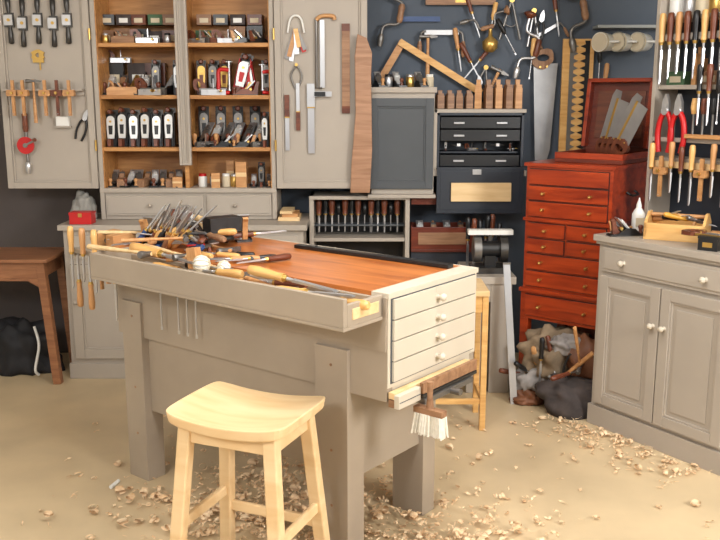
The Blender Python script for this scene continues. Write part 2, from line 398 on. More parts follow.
# row b
for i, u in enumerate((103, 115, 127, 139, 151, 163, 173)):
    inst([PL_B, WP2, PL_R, PL_B, CAPK, PL_B, CAP][i], ['hand_plane','wooden_plane','hand_plane','hand_plane','hand_plane','hand_plane','hand_plane'][i], (shelfx(u), 5.06, SH['b']), (0,0,(-110+R.uniform(-15,15)) if i not in (4,6) else 5), (.9, .85, 1.1) if i not in (4,6) else (.8,.8,.85))
inst(WP, 'wooden_plane', (shelfx(120), 4.96, SH['b']), (0,0,12), .75); inst(PLO, 'plough_plane', (shelfx(152), 4.95, SH['b']), (0,0,-20), .8)
for i, u in enumerate((105, 130, 148)): inst(CART[3+i % 3], 'carton', (shelfx(u), 5.13, SH['b']), (0,0,0), (1.1,.4,2.9))
inst(PLO, 'plough_plane', (shelfx(112), 5.13, SH['b']+.182), (0,0,10), .6)
for i, u in enumerate((198, 210, 222)):
    inst([CAPR, CAPK, CAPR][i], 'hand_plane', (shelfx(u), 5.04, SH['b']), (-4,0,R.uniform(-12,12)), (.85, .85, .85))
inst(CAPR2, 'hand_plane', (shelfx(236), 5.0, SH['b']), (0,14,-4), (1.1,.9,1.0)); inst(CAPR2, 'hand_plane', (shelfx(250), 5.02, SH['b']), (0,-10,-4), (.95,.9,.98))
inst(GCL, 'g_clamp', (shelfx(229), 4.94, SH['b']+.075), (0,0,180), 1.0); inst(GCL, 'g_clamp', (shelfx(262), 4.94, SH['b']+.07), (0,0,20), .9)
inst(PLO, 'plough_plane', (shelfx(212), 4.95, SH['b']), (0,0,14), .75); inst(PL_R, 'hand_plane', (shelfx(244), 4.95, SH['b']), (0,0,-165), .7)
inst(CAPK, 'hand_plane', (shelfx(264), 5.04, SH['b']), (-4,0,5), (.8, .85, .85))
# row a
for i, u in enumerate((104, 121, 137, 153, 168, 202, 219, 236, 254)):
    inst(CART[(i+1) % 6], 'carton', (shelfx(u), 5.07, SH['a']), (0,0,R.uniform(-6,6)), (.85,.85,R.uniform(1.0,1.6)))
    inst(CART[(i+3) % 6], 'carton', (shelfx(u), 5.08, SH['a']+.105), (0,0,R.uniform(-6,6)), (.8,.8,.9))
for i, u in enumerate((200, 214, 228, 243, 260)): inst([PLO, PL_R, PLO, PL_K, PL_B][i], 'plough_plane' if i in (0,2) else 'hand_plane', (shelfx(u), 4.97, SH['a']), (0,0,-30+i*18), .62)
for i, u in enumerate((106, 124, 148, 168)): inst([JAR[3], WP2, PLO, JAR[1]][i], ['jar','wooden_plane','plough_plane','jar'][i], (shelfx(u), 4.965, SH['a']), (0,0,-12+i*8), .65)
# row d
zb = cz0+.01
for i in range(9): inst([PL_K, WP2, PL_B][i % 3], 'hand_plane' if i % 3 != 1 else 'wooden_plane', (shelfx(103+i*8.6), 5.03, zb), (0,0,-88+R.uniform(-15,15)), .78)
for i, u in enumerate((197, 209, 221, 230)): inst(JAR[i], 'jar', (shelfx(u), 5.0, zb), (0,0,0), .9)
b = B('wood_block'); b.bx(-.03, .03, -.02, .02, 0, .12, BEECH); b.bx(-.03,.03,-.022,-.02,.05,.07,PINE); wb = b.mesh()
inst(wb, 'wood_block', (shelfx(238), 4.97, zb), (0,0,0), (1,1,1.2)); inst(wb, 'wood_block', (shelfx(212), 4.94, zb), (0,0,10), (.8,1,.7)); inst(wb, 'wood_block', (shelfx(173), 4.95, zb), (0,0,0), (.9,.9,.5)); inst(wb, 'wood_block', (shelfx(224), 5.08, zb), (0,0,0), (.7,1,1.2))
for i in range(3): inst([PL_B, CAPK, PL_K][i], 'hand_plane', (shelfx(250+i*8), 5.0, zb), (0,0,-85 if i != 1 else 0), .6)

# ---- left door
def d(u, v, off=.01): p = g(u, v, DF-off); return p
for i, u in enumerate((16, 29, 44, 59, 73)): inst(SPK, 'spokeshave', d(u, 20+(i % 2)*3, .012), (0, R.uniform(-4,4), 0), 1.05)
b = B('combination_square'); b.bx(-.03,.03,-.008,0,-.02,.0,BRASS); b.ring([(.03*math.cos(a*.5236)*(1+.4*(a%2)), .03*math.sin(a*.5236)+.02) for a in range(12)], [(.012*math.cos(a*.5236), .012*math.sin(a*.5236)+.02) for a in range(12)], -.01, 0, BRASS); b.bx(.005,.012,-.006,-.002,-.06,.05,BRASS); b.done(d(42, 58, .002))
b = B('gauge_rack'); p = d(46, 89, 0); b.bx(-.22, .22, -.05, 0, -.006, .006, TAUPE); b.bx(-.22, .22, -.012, 0, -.03, -.006, TAUPE); b.done(p, bevel=.001)
for i, u in enumerate((14, 24, 35, 46, 58, 70)):
    inst([GAU, GAU, HAM, GAU, GAU2, GAU][i], ['marking_gauge','marking_gauge','hammer','marking_gauge','marking_gauge','marking_gauge'][i], d(u, 97 if i != 2 else 80, .07), (0,0,0), .95 if i != 2 else .8)
inst(DRL, 'hand_drill', d(24, 145, .02), (0,0,0), 1.05)
b = B('sharpening_stone_holder'); b.bx(-.045,.045,-.03,0,-.01,.0,TAUPE); b.bx(-.035,.035,-.027,-.004,0,.05,WHITE); b.done(d(63, 125, 0))
inst(PLIB, 'pliers', d(84, 118, .012), (0, 20, 0), .95)
# ---- right door
b = B('card_scraper_set')
for i in range(7): b.beam((0,-.004*i-.004,.05), (.055*math.sin(i*.9-2.6),-.004*i-.004,-.12+.012*i), .024, .002, [STEEL, DSTEEL, BEECH, STEEL, RED, DSTEEL, BOXW][i], up=(0,1,0))
b.tube(bez([(-.045,-.01,.03),(-.03,-.01,.1),(0,-.01,.12),(.03,-.01,.1),(.045,-.01,.03)]), .006, WHITE); b.done(d(297, 38, .002))
b = B('keyhole_saw_frame'); b.tube(bez([(0,-.012,.0),(.03,-.012,.02),(.09,-.012,.02),(.1,-.012,0)]), .011, BEECH); b.tube([(0,-.012,0),(0,-.012,-.36),(.03,-.012,-.36)], .007, DSTEEL); b.bx(.02,.045,-.014,-.01,-.36,.0,STEEL); b.done(d(317, 20, .002))
inst(TRY, 'try_square', d(287, 115, .012), (0,0,0), .95); inst(TRY, 'try_square', d(298, 112, .012), (0,180,0), .8)
inst(m_try(.26, STEEL), 'try_square', d(311, 105, .012), (0,0,0), (1.5,1,1))
b = B('steel_rule'); b.bx(-.065,.065,-.004,0,-.014,.014,STEEL); b.bx(-.03,.03,-.012,-.004,-.012,.012,BLACK); b.done(d(320,93,.022))
b = B('wooden_rule'); b.bx(-.022,.022,-.01,0,-.24,.24,ROSE); b.bx(-.022,.022,-.011,-.01,-.2,.2,OLDW); b.done(d(346, 68, .002))
WSE = wood('straightedge_walnut', (146, 106, 78), (178, 136, 106), .5)
b = B('wooden_straightedge')
b.prism([(-.06,-.44),(.05,-.44),(.062,-.2),(.055,.2),(.06,.32),(.03,.40),(-.02,.42),(-.035,.3),(-.03,0),(-.055,-.3)], -.03, -.008, WSE); b.done(d(361, 112, .018), bevel=.004)
b = B('calipers'); b.tube(bez([(0,-.008,.06),(-.03,-.008,0),(-.005,-.008,-.07)]), .005, DSTEEL); b.tube(bez([(0,-.008,.06),(.03,-.008,0),(.005,-.008,-.07)]), .005, DSTEEL); b.cyl((0,-.014,.06), (0,-.002,.06), .009, BRASS); b.done(d(297, 75, .0))

# ---------------- hanging cupboard with grey door
def cab(u0, u1, v0, v1, Y):
    a = g(u0, v1, Y); c = g(u1, v0, Y); return a[0], c[0], a[2], c[2]
x0, x1, z0, z1 = cab(368, 435, 88, 196, 4.92)
b = B('hanging_cupboard'); b.bx(x0+.02, x1, 4.94, 5.21, z0, z1, TAUPE); b.bx(x0, x1+.01, 4.92, 5.21, z1-.02, z1+.01, TAUPE); b.bx(x0, x1+.01, 4.9, 5.21, z0-.02, z0, TAUPE)
pdoor(b, x0+.005, x1-.005, z0+.03, z1-.05, 4.94, DGREY, .045, .02); b.done(bevel=.002)
wtop = z1+.012
for i, u in enumerate((380, 389, 399, 411, 422, 431)): inst([PL_K, JAR[1], PL_B, JAR[3], PL_K, JAR[2]][i], 'jar' if i % 2 else 'hand_plane', (shelfx(u), 5.03, wtop), (0,0,-75), .85 if i % 2 else .75)
x0, x1, z0, z1 = cab(438, 526, 112, 216, 4.92)
b = B('machinist_chest'); yf = 4.95; zm = g(0,168,4.92)[2]
b.bx(x0, x0+.015, yf, 5.2, zm, z1, NAVY); b.bx(x1-.015, x1, yf, 5.2, zm, z1, NAVY); b.bx(x0, x1, yf, 5.2, z1-.015, z1, NAVY); b.bx(x0, x1, yf, 5.2, zm-.015, zm, NAVY); b.bx(x0, x1, 5.18, 5.2, zm, z1, NAVY)
dz = (z1-.02-zm)/4
for i in range(4):
    za = zm+.004+i*dz
    if i == 1:
        b.bx(x0+.02, x1-.02, yf+.05, 5.17, za, za+.01, NAVY); continue
    b.bx(x0+.02, x1-.02, yf+.012, 5.17, za, za+dz-.008, BLACK)
    for s_ in (-.12, .12): b.bx((x0+x1)/2+s_-.03, (x0+x1)/2+s_+.03, yf+.002, yf+.012, za+dz*.35, za+dz*.5, STEEL)
b.bx(x0, x1, yf-.035, yf-.015, z0, zm+.0, NAVY); b.bx(x0+.02, x1-.02, yf-.038, yf-.035, z0+.02, zm-.02, NAVY)
b.bx(x0+.08, x1-.07, yf-.055, yf-.038, z0+.07, z0+.175, PINE); b.bx(x0+.2, x0+.25, yf-.042, yf-.038, zm-.04, zm-.01, STEEL)
b.bx(x0-.02, x1+.02, yf-.01, 5.2, zm-.05, zm-.02, TAUPE)
b.bx(x0-.02,x0,yf,5.2,zm-.05,z1+.02,TAUPE); b.bx(x0-.02,x1+.01,yf,5.2,z1,z1+.02,TAUPE)
b.done(bevel=.002)
for i in range(6): inst([CAP, SPK, PLO][i % 3], ['hand_plane','spokeshave','plough_plane'][i % 3], (x0+.06+i*.075, 5.06, zm+.017+dz+(.03 if i % 3 == 1 else 0)), (0,0,15*i) if i % 3 != 1 else (0,90,10), .25 if i % 3 == 0 else .35)
for i in range(9): inst([MP1, MP2][i % 2 if i > 3 else 1], 'moulding_plane', ((x0+.02)+.055*i+.0, 5.05, z1+.022), (0,0,R.uniform(-10,10)), (1.6,1,.95 if i > 3 else .6))
# shelves below
x0, x1, z0, z1 = cab(308, 411, 198, 262, 4.92)
b = B('plane_shelf')
b.bx(x0, x0+.025, 4.93, 5.2, 0, z1, TAUPE); b.bx(x1-.025, x1, 4.93, 5.2, 0, z1, TAUPE); b.bx(x0, x1, 4.92, 5.2, z1-.02, z1, TAUPE)
b.bx(x0+.025, x1-.025, 5.17, 5.2, 0, z1, BLACK); zs = g(0,243,4.92)[2]
b.bx(x0+.025, x1-.025, 4.94, 5.17, zs-.02, zs, TAUPE); b.bx(x0+.025, x1-.025, 4.94, 5.17, .45, .47, TAUPE); b.bx(x0+.025, x1-.025, 5.0, 5.1, zs+.06, zs+.07, DGREY); b.done(bevel=.002)
for i in range(13): inst([CH2, CH7, CH2, SCR[2]][i % 4], 'screwdriver' if i % 4 == 3 else 'chisel', (x0+.05+.038*i, 5.02+.02*(i % 2), zs+.122), (R.uniform(-5,5), 90, R.uniform(0,60)), (.72, 1.25, 1.25))
x0, x1 = g(413,0,4.92)[0], g(477,0,4.92)[0]
b = B('wooden_crate'); za = .70
b.bx(x0, x1, 4.95, 4.97, za, za+.13, MAHD); b.bx(x0, x1, 5.15, 5.17, za, za+.13, MAHD); b.bx(x0, x0+.015, 4.97, 5.15, za, za+.13, MAHD); b.bx(x1-.015, x1, 4.97, 5.15, za, za+.13, MAHD); b.bx(x0, x1, 4.95, 5.17, za-.015, za, MAHD)
b.bx(x0, x1, 4.97, 5.17, 0, za-.015, NAVY); b.bx(x0+.04,x1-.04,4.945,4.95,za+.03,za+.1,OLDW); b.done(bevel=.002)
for i in range(4): inst([PL_B, WP2][i % 2], 'hand_plane' if i % 2 == 0 else 'wooden_plane', (x0+.06+.08*i, 5.06, za+.05), (0,0,-88), .85)
b = B('saw_till_rail'); b.bx(x0, x1, 4.97, 5.21, .975, .99, MAHD); b.bx(x0, x1, 4.965, 4.975, .96, 1.0, MAHD); b.done()
for i in range(4): inst([WP2, PL_R][i % 2], 'hand_plane' if i % 2 else 'wooden_plane', (x0+.05+.075*i, 5.08, .99), (0,0,-88), .62)

# ---- wall tools
WY = 5.2
def w_(u, v, off=.02): return g(u, v, WY-off)
inst(BRC, 'bit_brace', w_(380, 40, .04), (0, 10, 0), 1.1); inst(BRC2, 'bit_brace', w_(515, 72, .04), (0, 12, 0), 1.05); inst(BRC, 'bit_brace', w_(570, 45, .04), (0, -12, 0), 1.2)
inst(BRC, 'bit_brace', w_(462, 22, .04), (0, 75, 0), .8)
b = B('wooden_try_square'); b.beam((-.13,-.012,-.17), (0,-.012,.05), .04, .02, BEECH, up=(0,1,0)); b.beam((-.02,-.03,.05), (.46,-.03,-.24), .038, .014, BOXW, up=(0,1,0)); b.done(w_(402, 50, .005))
b = B('blue_rule'); b.bx(-.12,.12,-.006,0,-.014,.014,BLUE); b.done(w_(418, 19, .005))
b = B('hanging_level'); b.bx(-.2,.2,-.025,0,-.02,.02,OLDW); b.bx(-.03,.03,-.027,-.025,-.008,.008,BRASS); b.done(w_(458, 2, .005))
def drawk():
    b = B('drawknife'); b.tube(bez([(-.14,-.02,-.06),(-.13,-.02,.0),(-.1,-.02,.012)]), .008, DSTEEL); b.tube(bez([(.14,-.02,-.06),(.13,-.02,.0),(.1,-.02,.012)]), .008, DSTEEL); b.bx(-.11,.11,-.022,-.018,-.01,.02,STEEL)
    for s_ in (-1,1): b.lathe([(0,.01),(.03,.016),(.08,.014),(.1,.008)], (s_*.14,-.02,-.05), (0,0,-1), OLDW)
    return b.mesh()
DK = drawk(); inst(DK, 'drawknife', w_(440, 33, .0), (0,0,0), .9); inst(DK, 'drawknife', w_(545, 30, .0), (0,-30,0), .6)
b = B('hanging_plumb_lamp'); b.lathe([(0,.02),(.02,.042),(.06,.046),(.09,.012),(.13,.01)], (0,-.05,0), (0,0,1), BRASS, 16); b.tube(bez([(0,-.05,.13),(0,-.02,.16),(0,0,.15)]), .003, STEEL); b.done(w_(487, 52, .0))
for i, (u, v, a) in enumerate(((470, 14, 70), (490, 20, 100), (470, 62, 60), (503, 34, 60), (457, 50, 80), (478, 60, 130), (530, 55, 95), (552, 12, 80), (597, 62, 90), (603, 85, 95))): inst([CH2, SCR[4], CH2, SCR[2], CH3][i % 5], ['chisel','screwdriver','chisel','screwdriver','chisel'][i % 5], w_(u, v, .03), (0, a, 0), 1.0)
inst(HAM, 'hammer', w_(427, 36, .03), (0,0,0), 1.0); inst(HAM, 'hammer', w_(498, 70, .03), (0,25,0), 1.1)
inst(PLIB, 'pliers', w_(538, 20, .03), (0,10,0), 1.0); inst(PLIB, 'pliers', w_(480, 82, .04), (0,-20,0), .9)
def compass(w1, w2, m1=DSTEEL):
    b = B('bow_compass'); b.tube([(-w1,-.01,-.12),(0,-.01,.08)], .007, m1); b.tube([(w2,-.01,-.12),(0,-.01,.08)], .007, m1); b.cyl((0,-.018,.08),(0,0,.08),.014,BRASS); b.tube(bez([(-w1*.6,-.01,-.04),(0,-.01,-.055),(w2*.6,-.01,-.04)]),.003,DSTEEL); return b.mesh()
inst(compass(.03,.04,STEEL), 'bow_compass', w_(530, 25, .005)); inst(compass(.06,.05), 'bow_compass', w_(508, 16, .005), (0,0,0), 1.1); inst(compass(.05,.07), 'bow_compass', w_(481, 80, .005), (0,15,0), 1.0)
inst(m_saw(.58,.14,.07,OLDW,SAWST), 'handsaw', w_(541, 58, .025), (0, 86, 0), 1.0)
b = B('crosscut_saw')
b.bx(-.095,.085,-.016,-.0,-.36,.34,BOXW)
pts = [(-.03,.33)]
for i in range(16):
    z = .31-i*.041; pts += [(-.035, z), (-.005, z-.012), (-.035, z-.024)]
pts += [(-.035,-.36),(-.06,-.36),(-.06,.33)]
b.prism([(-x, z) for x, z in pts], -.022, -.018, BLACK); b.prism([(x*.9, z) for x, z in pts], -.022, -.018, DSTEEL); b.done(w_(576, 98, .01))
b = B('mug_shelf'); p = g(632, 26, 5.1); b.bx(-.22,.2,0,.12,-.008,.008,GREY); b.done(p)
bm_ = B('enamel_mug'); bm_.lathe([(0,.03),(.0,.034),(.07,.04),(.072,.04),(.072,.036),(.01,.032)], (0,0,0), (0,0,1), WHITE, 20); bm_.lathe([(0,.036),(.001,.036)], (0,0,.066), (0,0,1), OLDW, 20); bm_.lathe([(0,.0405),(.01,.0405)], (0,0,.062), (0,0,1), PAPER, 20); bm_.tube(bez([(.036,0,.055),(.062,0,.05),(.062,0,.025),(.036,0,.015)]), .005, WHITE); mug = bm_.mesh()
for i, u in enumerate((602, 619, 638)): inst(mug, 'enamel_mug', g(u+4, 42, 5.1), (90, 0, -50), 1.35)

# ---------------- red tool chest
RZ = rad(-38.26); CH_O = (1.219, 4.19)
def frame(o, rz):
    c, s_ = math.cos(rz), math.sin(rz)
    return lambda x, y, z: (o[0]+c*x-s_*y, o[1]+s_*x+c*y, z)
cw = frame(CH_O, RZ)
b = B('red_tool_chest'); X0 = -.46; DP = .5
b.bx(X0, 0, .0, DP, .95, 1.22, MAHOG); b.bx(X0-.012, .012, -.012, DP+.005, 1.22, 1.238, MAHOG); b.bx(X0-.01, .01, -.01, DP, .94, .955, MAHOG)
b.bx(X0, 0, .0, DP, .585, .94, MAHOG); b.bx(X0-.015, .015, -.015, DP, .565, .585, MAHOG)
b.bx(X0-.01, .01, 0, DP, .42, .565, MAHOG)
def drw(xa, xb, za, zb, kn=1, y=0):
    b.bx(xa, xb, y-.01, y, za, zb, MAHOG)
    b.bx(xa-.004, xb+.004, y-.002, y, za-.004, zb+.004, BLACK)
    for k in range(kn):
        xx = (xa+xb)/2 if kn == 1 else xa+(xb-xa)*(.2+.6*k); knob(b, (xx, y-.01, (za+zb)/2), (0,-1,0), BRASS, .009)
drw(X0+.02, -.02, 1.13, 1.205, 0); drw(X0+.02, -.02, 1.05, 1.12, 2); drw(X0+.02, -.02, .965, 1.04, 2)
m_ = X0/2
drw(X0+.02, m_-.008, .86, .93); drw(m_+.008, -.02, .86, .93); drw(X0+.02, m_-.008, .78, .848); drw(m_+.008, -.02, .78, .848); drw(X0+.02, -.02, .69, .768, 2); drw(X0+.02, -.02, .6, .678, 2)
drw(X0+.02, -.02, .44, .55, 2)
for x in (X0-.01, -.035):
    for y in (0, DP-.045): b.bx(x, x+.045, y, y+.045, 0, .42, MAHOG)
b.bx(X0+.03, -.03, .03, DP-.03, .05, .07, MAHOG); b.bx(-.02, -.005, .04, DP-.04, .06, .42, MAHOG); b.bx(X0+.03,-.03,DP-.03,DP-.01,.06,.42,MAHD)
b.tube(bez([(.004,.17,1.1),(.03,.18,1.085),(.03,.26,1.085),(.004,.27,1.1)]), .006, BLACK)
b.done(cw(0,0,0), RZ, bevel=.003)
b = B('open_saw_box'); xl = -.36
b.bx(xl, 0, .1, .46, 0, .02, MAHD); b.bx(xl, 0, .1, .115, .02, .05, MAHOG); b.bx(xl, 0, .445, .46, .02, .07, MAHD); b.bx(xl, xl+.015, .115, .445, .02, .05, MAHD); b.bx(-.015, 0, .115, .445, .02, .05, MAHOG)
Mh = Matrix.Translation((0,.462,.06)) @ Matrix.Rotation(rad(-8), 4, 'X')
b.bx(xl, 0, 0, .02, 0, .36, MAHD, Mh); b.bx(xl, xl+.02, -.05, 0, 0, .36, MAHOG, Mh); b.bx(-.02, 0, -.05, 0, 0, .36, MAHOG, Mh); b.bx(xl, 0, -.05, 0, .34, .36, MAHOG, Mh); b.bx(xl+.05,-.05,-.008,0,.05,.3,ROSE,Mh)
b.done(cw(0,0,1.239), RZ, bevel=.002)
SWC = m_saw(.36,.1,.05,ROSE,SAWST)
for i in range(4):
    p = cw(-.20+.05*i, .34-.05*i, 1.32-.0*i); inst(SWC if i % 2 == 0 else BSAW, 'backsaw', p, (0, -78+6*i, -58), .8)
def blob(name, m, c, s_, seed, sub=4, amp=.3):
    bm = bmesh.new(); bmesh.ops.create_icosphere(bm, subdivisions=sub, radius=1); rr = random.Random(seed)
    ph = [(rr.uniform(2,7), rr.uniform(0,6), Vector((rr.uniform(-1,1), rr.uniform(-1,1), rr.uniform(-1,1)))) for _ in range(9)]
    for v in bm.verts:
        k = 1+amp*sum(math.sin(f*v.co.dot(dv)*2+p_) for f, p_, dv in ph)/5
        v.co = Vector((v.co.x*s_[0]*k, v.co.y*s_[1]*k, max(v.co.z*s_[2]*k, -s_[2]*.55)))
    me = bpy.data.meshes.new(name); bm.to_mesh(me); bm.free()
    for p in me.polygons: p.use_smooth = True
    me.materials.append(m); o = bpy.data.objects.new(name, me); sc.collection.objects.link(o); o.location = (c[0], c[1], c[2]+s_[2]*.55); return o
blob('canvas_tool_bag', CLOTH, cw(-.12, -.08, 0), (.17,.12,.12), 3); blob('rolled_tool_apron', OLIVE, cw(-.26, .02, .15), (.17,.12,.15), 5)
blob('brown_leather_bag', LEATHER, cw(-.1, .04, .17), (.12,.1,.14), 9); blob('canvas_pouch', GCANV, cw(-.34, -.04, .06), (.12,.09,.09), 12)
blob('leather_pouch', LEATHER, cw(-.36, -.1, 0), (.09,.07,.05), 15); blob('rag_bundle', GCANV, cw(-.2, -.02, .28), (.09,.07,.06), 17)
for i in range(9): inst([CH2, SCR[2], CH3, CH7, SCR[1], HAM, PLIB, CH2, HAM][i], ['chisel','screwdriver','chisel','chisel','screwdriver','hammer','pliers','chisel','hammer'][i], cw(-.40+.04*i, -.09-.03*(i % 2), .14+.035*(i % 5)), (0, 10+25*i, 30*i), .95)
b = B('steel_straightedge'); b.beam((.80,4.30,0), (.755,4.40,.72), .035, .01, STEEL, up=(0,1,0)); b.bx(.735,.775,4.39,4.40,.72,.73,DSTEEL); b.done()
b = B('grey_trestle')
b.bx(.56,.82,4.46,4.9,.60,.64,TAUPE)
for x in (.69,.57):
    for y in (4.47,4.83): b.bx(x,x+.11,y,y+.05,0,.60,TAUPE)
b.bx(.57,.80,4.475,4.49,.5,.60,TAUPE); b.done(bevel=.003)
b = B('iron_bench_grinder'); b.bx(-.1,.1,-.08,.08,0,.03,IRON); b.cyl((-.09,0,.12),(-.05,0,.12),.07,DSTEEL,n=24); b.cyl((.05,0,.12),(.09,0,.12),.07,IRON,n=24); b.cyl((-.05,0,.12),(.05,0,.12),.045,BLACK,n=20); b.bx(-.03,.03,-.03,.03,.03,.09,BLACK); b.bx(-.12,.12,-.02,.04,.2,.225,WHITE); b.bx(-.01,.01,0,.02,.15,.2,IRON); b.done((.70,4.62,.641))
for i in range(6): inst([CH7, CH2, SCR[2]][i % 3], ['chisel','chisel','screwdriver'][i % 3], (.60+.035*i, 4.80+R.uniform(-.04,.04), .775+R.uniform(-.0,.02)), (0,90+R.uniform(-6,6),R.uniform(0,180)), 1.0)
b = B('wooden_stand'); b.bx(.24,.60,3.92,4.22,.66,.685,PINE)
for x in (.25,.57):
    for y in (3.93,4.17): b.bx(x,x+.028,y,y+.03,0,.66,BOXW)
b.bx(.278,.57,3.935,3.955,.13,.155,BOXW); b.bx(.278,.57,3.935,3.955,.58,.66,BOXW); b.bx(.575,.595,3.96,4.17,.13,.155,BOXW); b.done(bevel=.002)

# ---------------- right cabinet
RZ2 = rad(-57.04); RO = (1.129, 4.04); rw = frame(RO, RZ2)
b = B('base_cabinet'); W = .75; D = .48; H = .934
b.bx(0, W, 0, D, .09, H-.03, TAUPE); b.bx(-.012, W+.012, -.012, D, 0, .1, TAUPE); b.bx(-.02, W+.02, -.025, D, H-.03, H, TAUPE); b.bx(-.01, W+.01, -.014, D, H-.045, H-.03, TAUPE)
b.bx(.03, W-.03, -.012, 0, .765, .88, TAUPE); b.bx(.045, W-.045, -.017, -.012, .78, .865, TAUPE)
for x in (.16, .59): knob(b, (x, -.017, .822), (0,-1,0), CREAM, .015)
pdoor(b, .03, W/2-.003, .12, .745, 0, TAUPE, .05, .02); pdoor(b, W/2+.003, W-.03, .12, .745, 0, TAUPE, .05, .02)
for s_ in (-1, 1):
    knob(b, (W/2+s_*.03, -.02, .57), (0,-1,0), CREAM, .014)
    xc = W/2+s_*.173; b.bx(xc-.09, xc+.09, -.014, -.008, .2, .665, TAUPE)
b.done(rw(0,0,0), RZ2, bevel=.003)
b = B('tool_rack'); y0, y1 = .3, .475
b.bx(.0, .02, y0, y1, H, 2.3, TAUPE); b.bx(.73, .75, y0, y1, H, 2.3, TAUPE); b.bx(.02, .73, y1-.012, y1, H, 2.3, NAVY)
for z in (1.285, 1.62, 1.93): b.bx(.02, .73, y0+.02, y1-.012, z-.02, z, TAUPE)
b.bx(.02, .73, y0, y0+.02, 1.24, 1.27, PINE); b.bx(.02, .73, y0, y0+.02, 1.82, 1.85, TAUPE); b.bx(.02, .73, y0, y0+.02, 1.36, 1.38, TAUPE)
b.done(rw(0,0,0), RZ2, bevel=.002)
zr = -57.04
for i in range(9): inst(JAR[i % 4], 'jar', rw(.06+.07*i, .37, 1.93), (0,0,0), 1.3)
for i in range(14): inst([CH1, CH2, CH3, CH2, CH7][i % 5], 'chisel', rw(.05+.045*i, .285, 1.80), (0, 90, 0), 1.1)
for i in range(2): inst(PLIR, 'clamp_pliers', rw(.10+.07*i, .285, 1.50), (0,0,zr), 1.45)
b = B('auger_bits')
for i in range(8):
    x = .24+.05*i; b.cyl((x,.30,1.385), (x,.30,1.49), .006, DSTEEL, n=8); b.lathe([(0,.01),(.03,.015),(.07,.01)], (x,.30,1.49), (0,0,1), [BOXW, ROSE, BLACK][i % 3])
b.bx(.22,.65,.27,.299,1.382,1.40,BEECH); b.done(rw(0,0,0), RZ2)
for i in range(8): inst([CH7, CH2, SCR[2]][i % 3], ['chisel','chisel','screwdriver'][i % 3], rw(.27+.05*i, .285, 1.58), (0,90,0), 1.0)
for i in range(7): inst([CART[i % 6], MP1][i % 2], 'carton' if i % 2 == 0 else 'moulding_plane', rw(.09+.09*i, .40, 1.62), (0,0,zr), 1.0)
for i in range(12): inst([CH1, GAU, CH3, CH2][i % 4], ['chisel','marking_gauge','chisel','chisel'][i % 4], rw(.05+.055*i, .27, [1.23, 1.2, 1.24, 1.22][i % 4]), (0,90,0) if i % 4 != 1 else (0,0,zr), .95)
b = B('glue_bottle'); b.lathe([(0,.026),(.004,.03),(.085,.03),(.105,.02),(.115,.012)], (0,0,0), (0,0,1), WHITE, 20); b.lathe([(0,.013),(.015,.012),(.04,.004),(.048,.003)], (0,0,.115), (0,0,1), WHITE, 14); b.bx(-.02,.02,-.031,-.028,.03,.07,PAPER); b.done(rw(.05,.2,H+.001))
b = B('wooden_tool_tote'); tx = rw(.28,.19,H+.001); RT = Matrix.Rotation(rad(90),4,'Z')
b.bx(-.13,.13,-.09,.09,0,.012,BOXW); b.bx(-.13,.13,-.09,-.078,.012,.075,BOXW); b.bx(-.13,.13,.078,.09,.012,.075,BOXW)
for ya in (-.13, .118): b.prism([(-.09,.012),(.09,.012),(.09,.075),(.02,.12),(-.02,.12),(-.09,.075)], ya, ya+.012, BOXW, RT)
b.cyl((-.12,0,.105),(.12,0,.105),.009,BEECH); b.done(tx, rad(-30))
for i in range(6): inst([CH1, SCR[4], CH3, SCR[2], CH4, HAM][i], 'hammer' if i == 5 else ('screwdriver' if i % 2 else 'chisel'), rw(.2+.03*i, .17+.01*i, H+.09), (0, -20+8*i, -70+15*i), .85)
inst(PL_B, 'hand_plane', rw(.10, .07, H+.001), (0,0,10), .75); inst(PL_K, 'hand_plane', rw(.02, .12, H+.001), (0,0,-20), .5)
inst(BSAW, 'backsaw', rw(.45, .08, H+.06), (90,0,-50), .8); inst(MAL, 'mallet', rw(.5, .22, H+.031), (90,0,-30), .8)
b = B('plane_iron_box'); b.bx(-.04,.04,-.03,.03,0,.05,BLACK); b.bx(-.042,.042,-.032,.032,.05,.06,BLACK); b.bx(-.02,.02,-.034,-.032,.015,.035,BRASS); b.done(rw(.55,.05,H+.001), rad(-40))

# ---------------- workbench
BO = (.085, 2.63); bw = frame(BO, RZ)
TZ = .97; DB = .53
b = B('workbench')
b.bx(-1.38, 0, 0, .03, .614, .955, TAUPE2)
b.bx(-1.38, 0, DB-.03, DB, .614, .955, TAUPE2)
b.bx(-1.38, -1.35, .03, DB-.03, .614, .955, TAUPE2)
b.bx(-1.35, -.02, .03, DB-.03, .614, .63, TAUPE2)
b.bx(-.09, -.0, .03, DB-.03, .614, .955, CREAM)
b.bx(0.0, .004, 0.0, DB, .66, .955, CREAM)  # end face paler than the apron, side light put into its colour
b.bx(-1.385, -.06, -.002, DB-.005, .955, TZ, TOPW)
b.bx(-.06, .008, -.004, DB+.006, .952, TZ, CREAM); b.bx(-1.385, -.06, DB-.005, DB+.006, .952, TZ, CREAM)
b.bx(.004, .0055, .012, DB-.012, .672, .952, DGREY)
for i in range(4):
    za = .679+i*.068; b.bx(.004, .014, .02, DB-.02, za, za+.064, CREAM); knob(b, (.014, DB/2, za+.031), (1,0,0), CREAM, .014)
b.bx(.0145,.0165,DB/2-.013,DB/2+.013,.93,.95,CREAM)
b.bx(-1.38, -.001, -.006, 0, .78, .955, TAUPE2)
for xa, xb in ((-1.335,-1.215), (-.29,-.15)):
    b.bx(xa, xb, -.014, .075, 0, .76, TAUPE2); b.bx(xa, xb, DB-.095, DB-.015, 0, .63, TAUPE2)
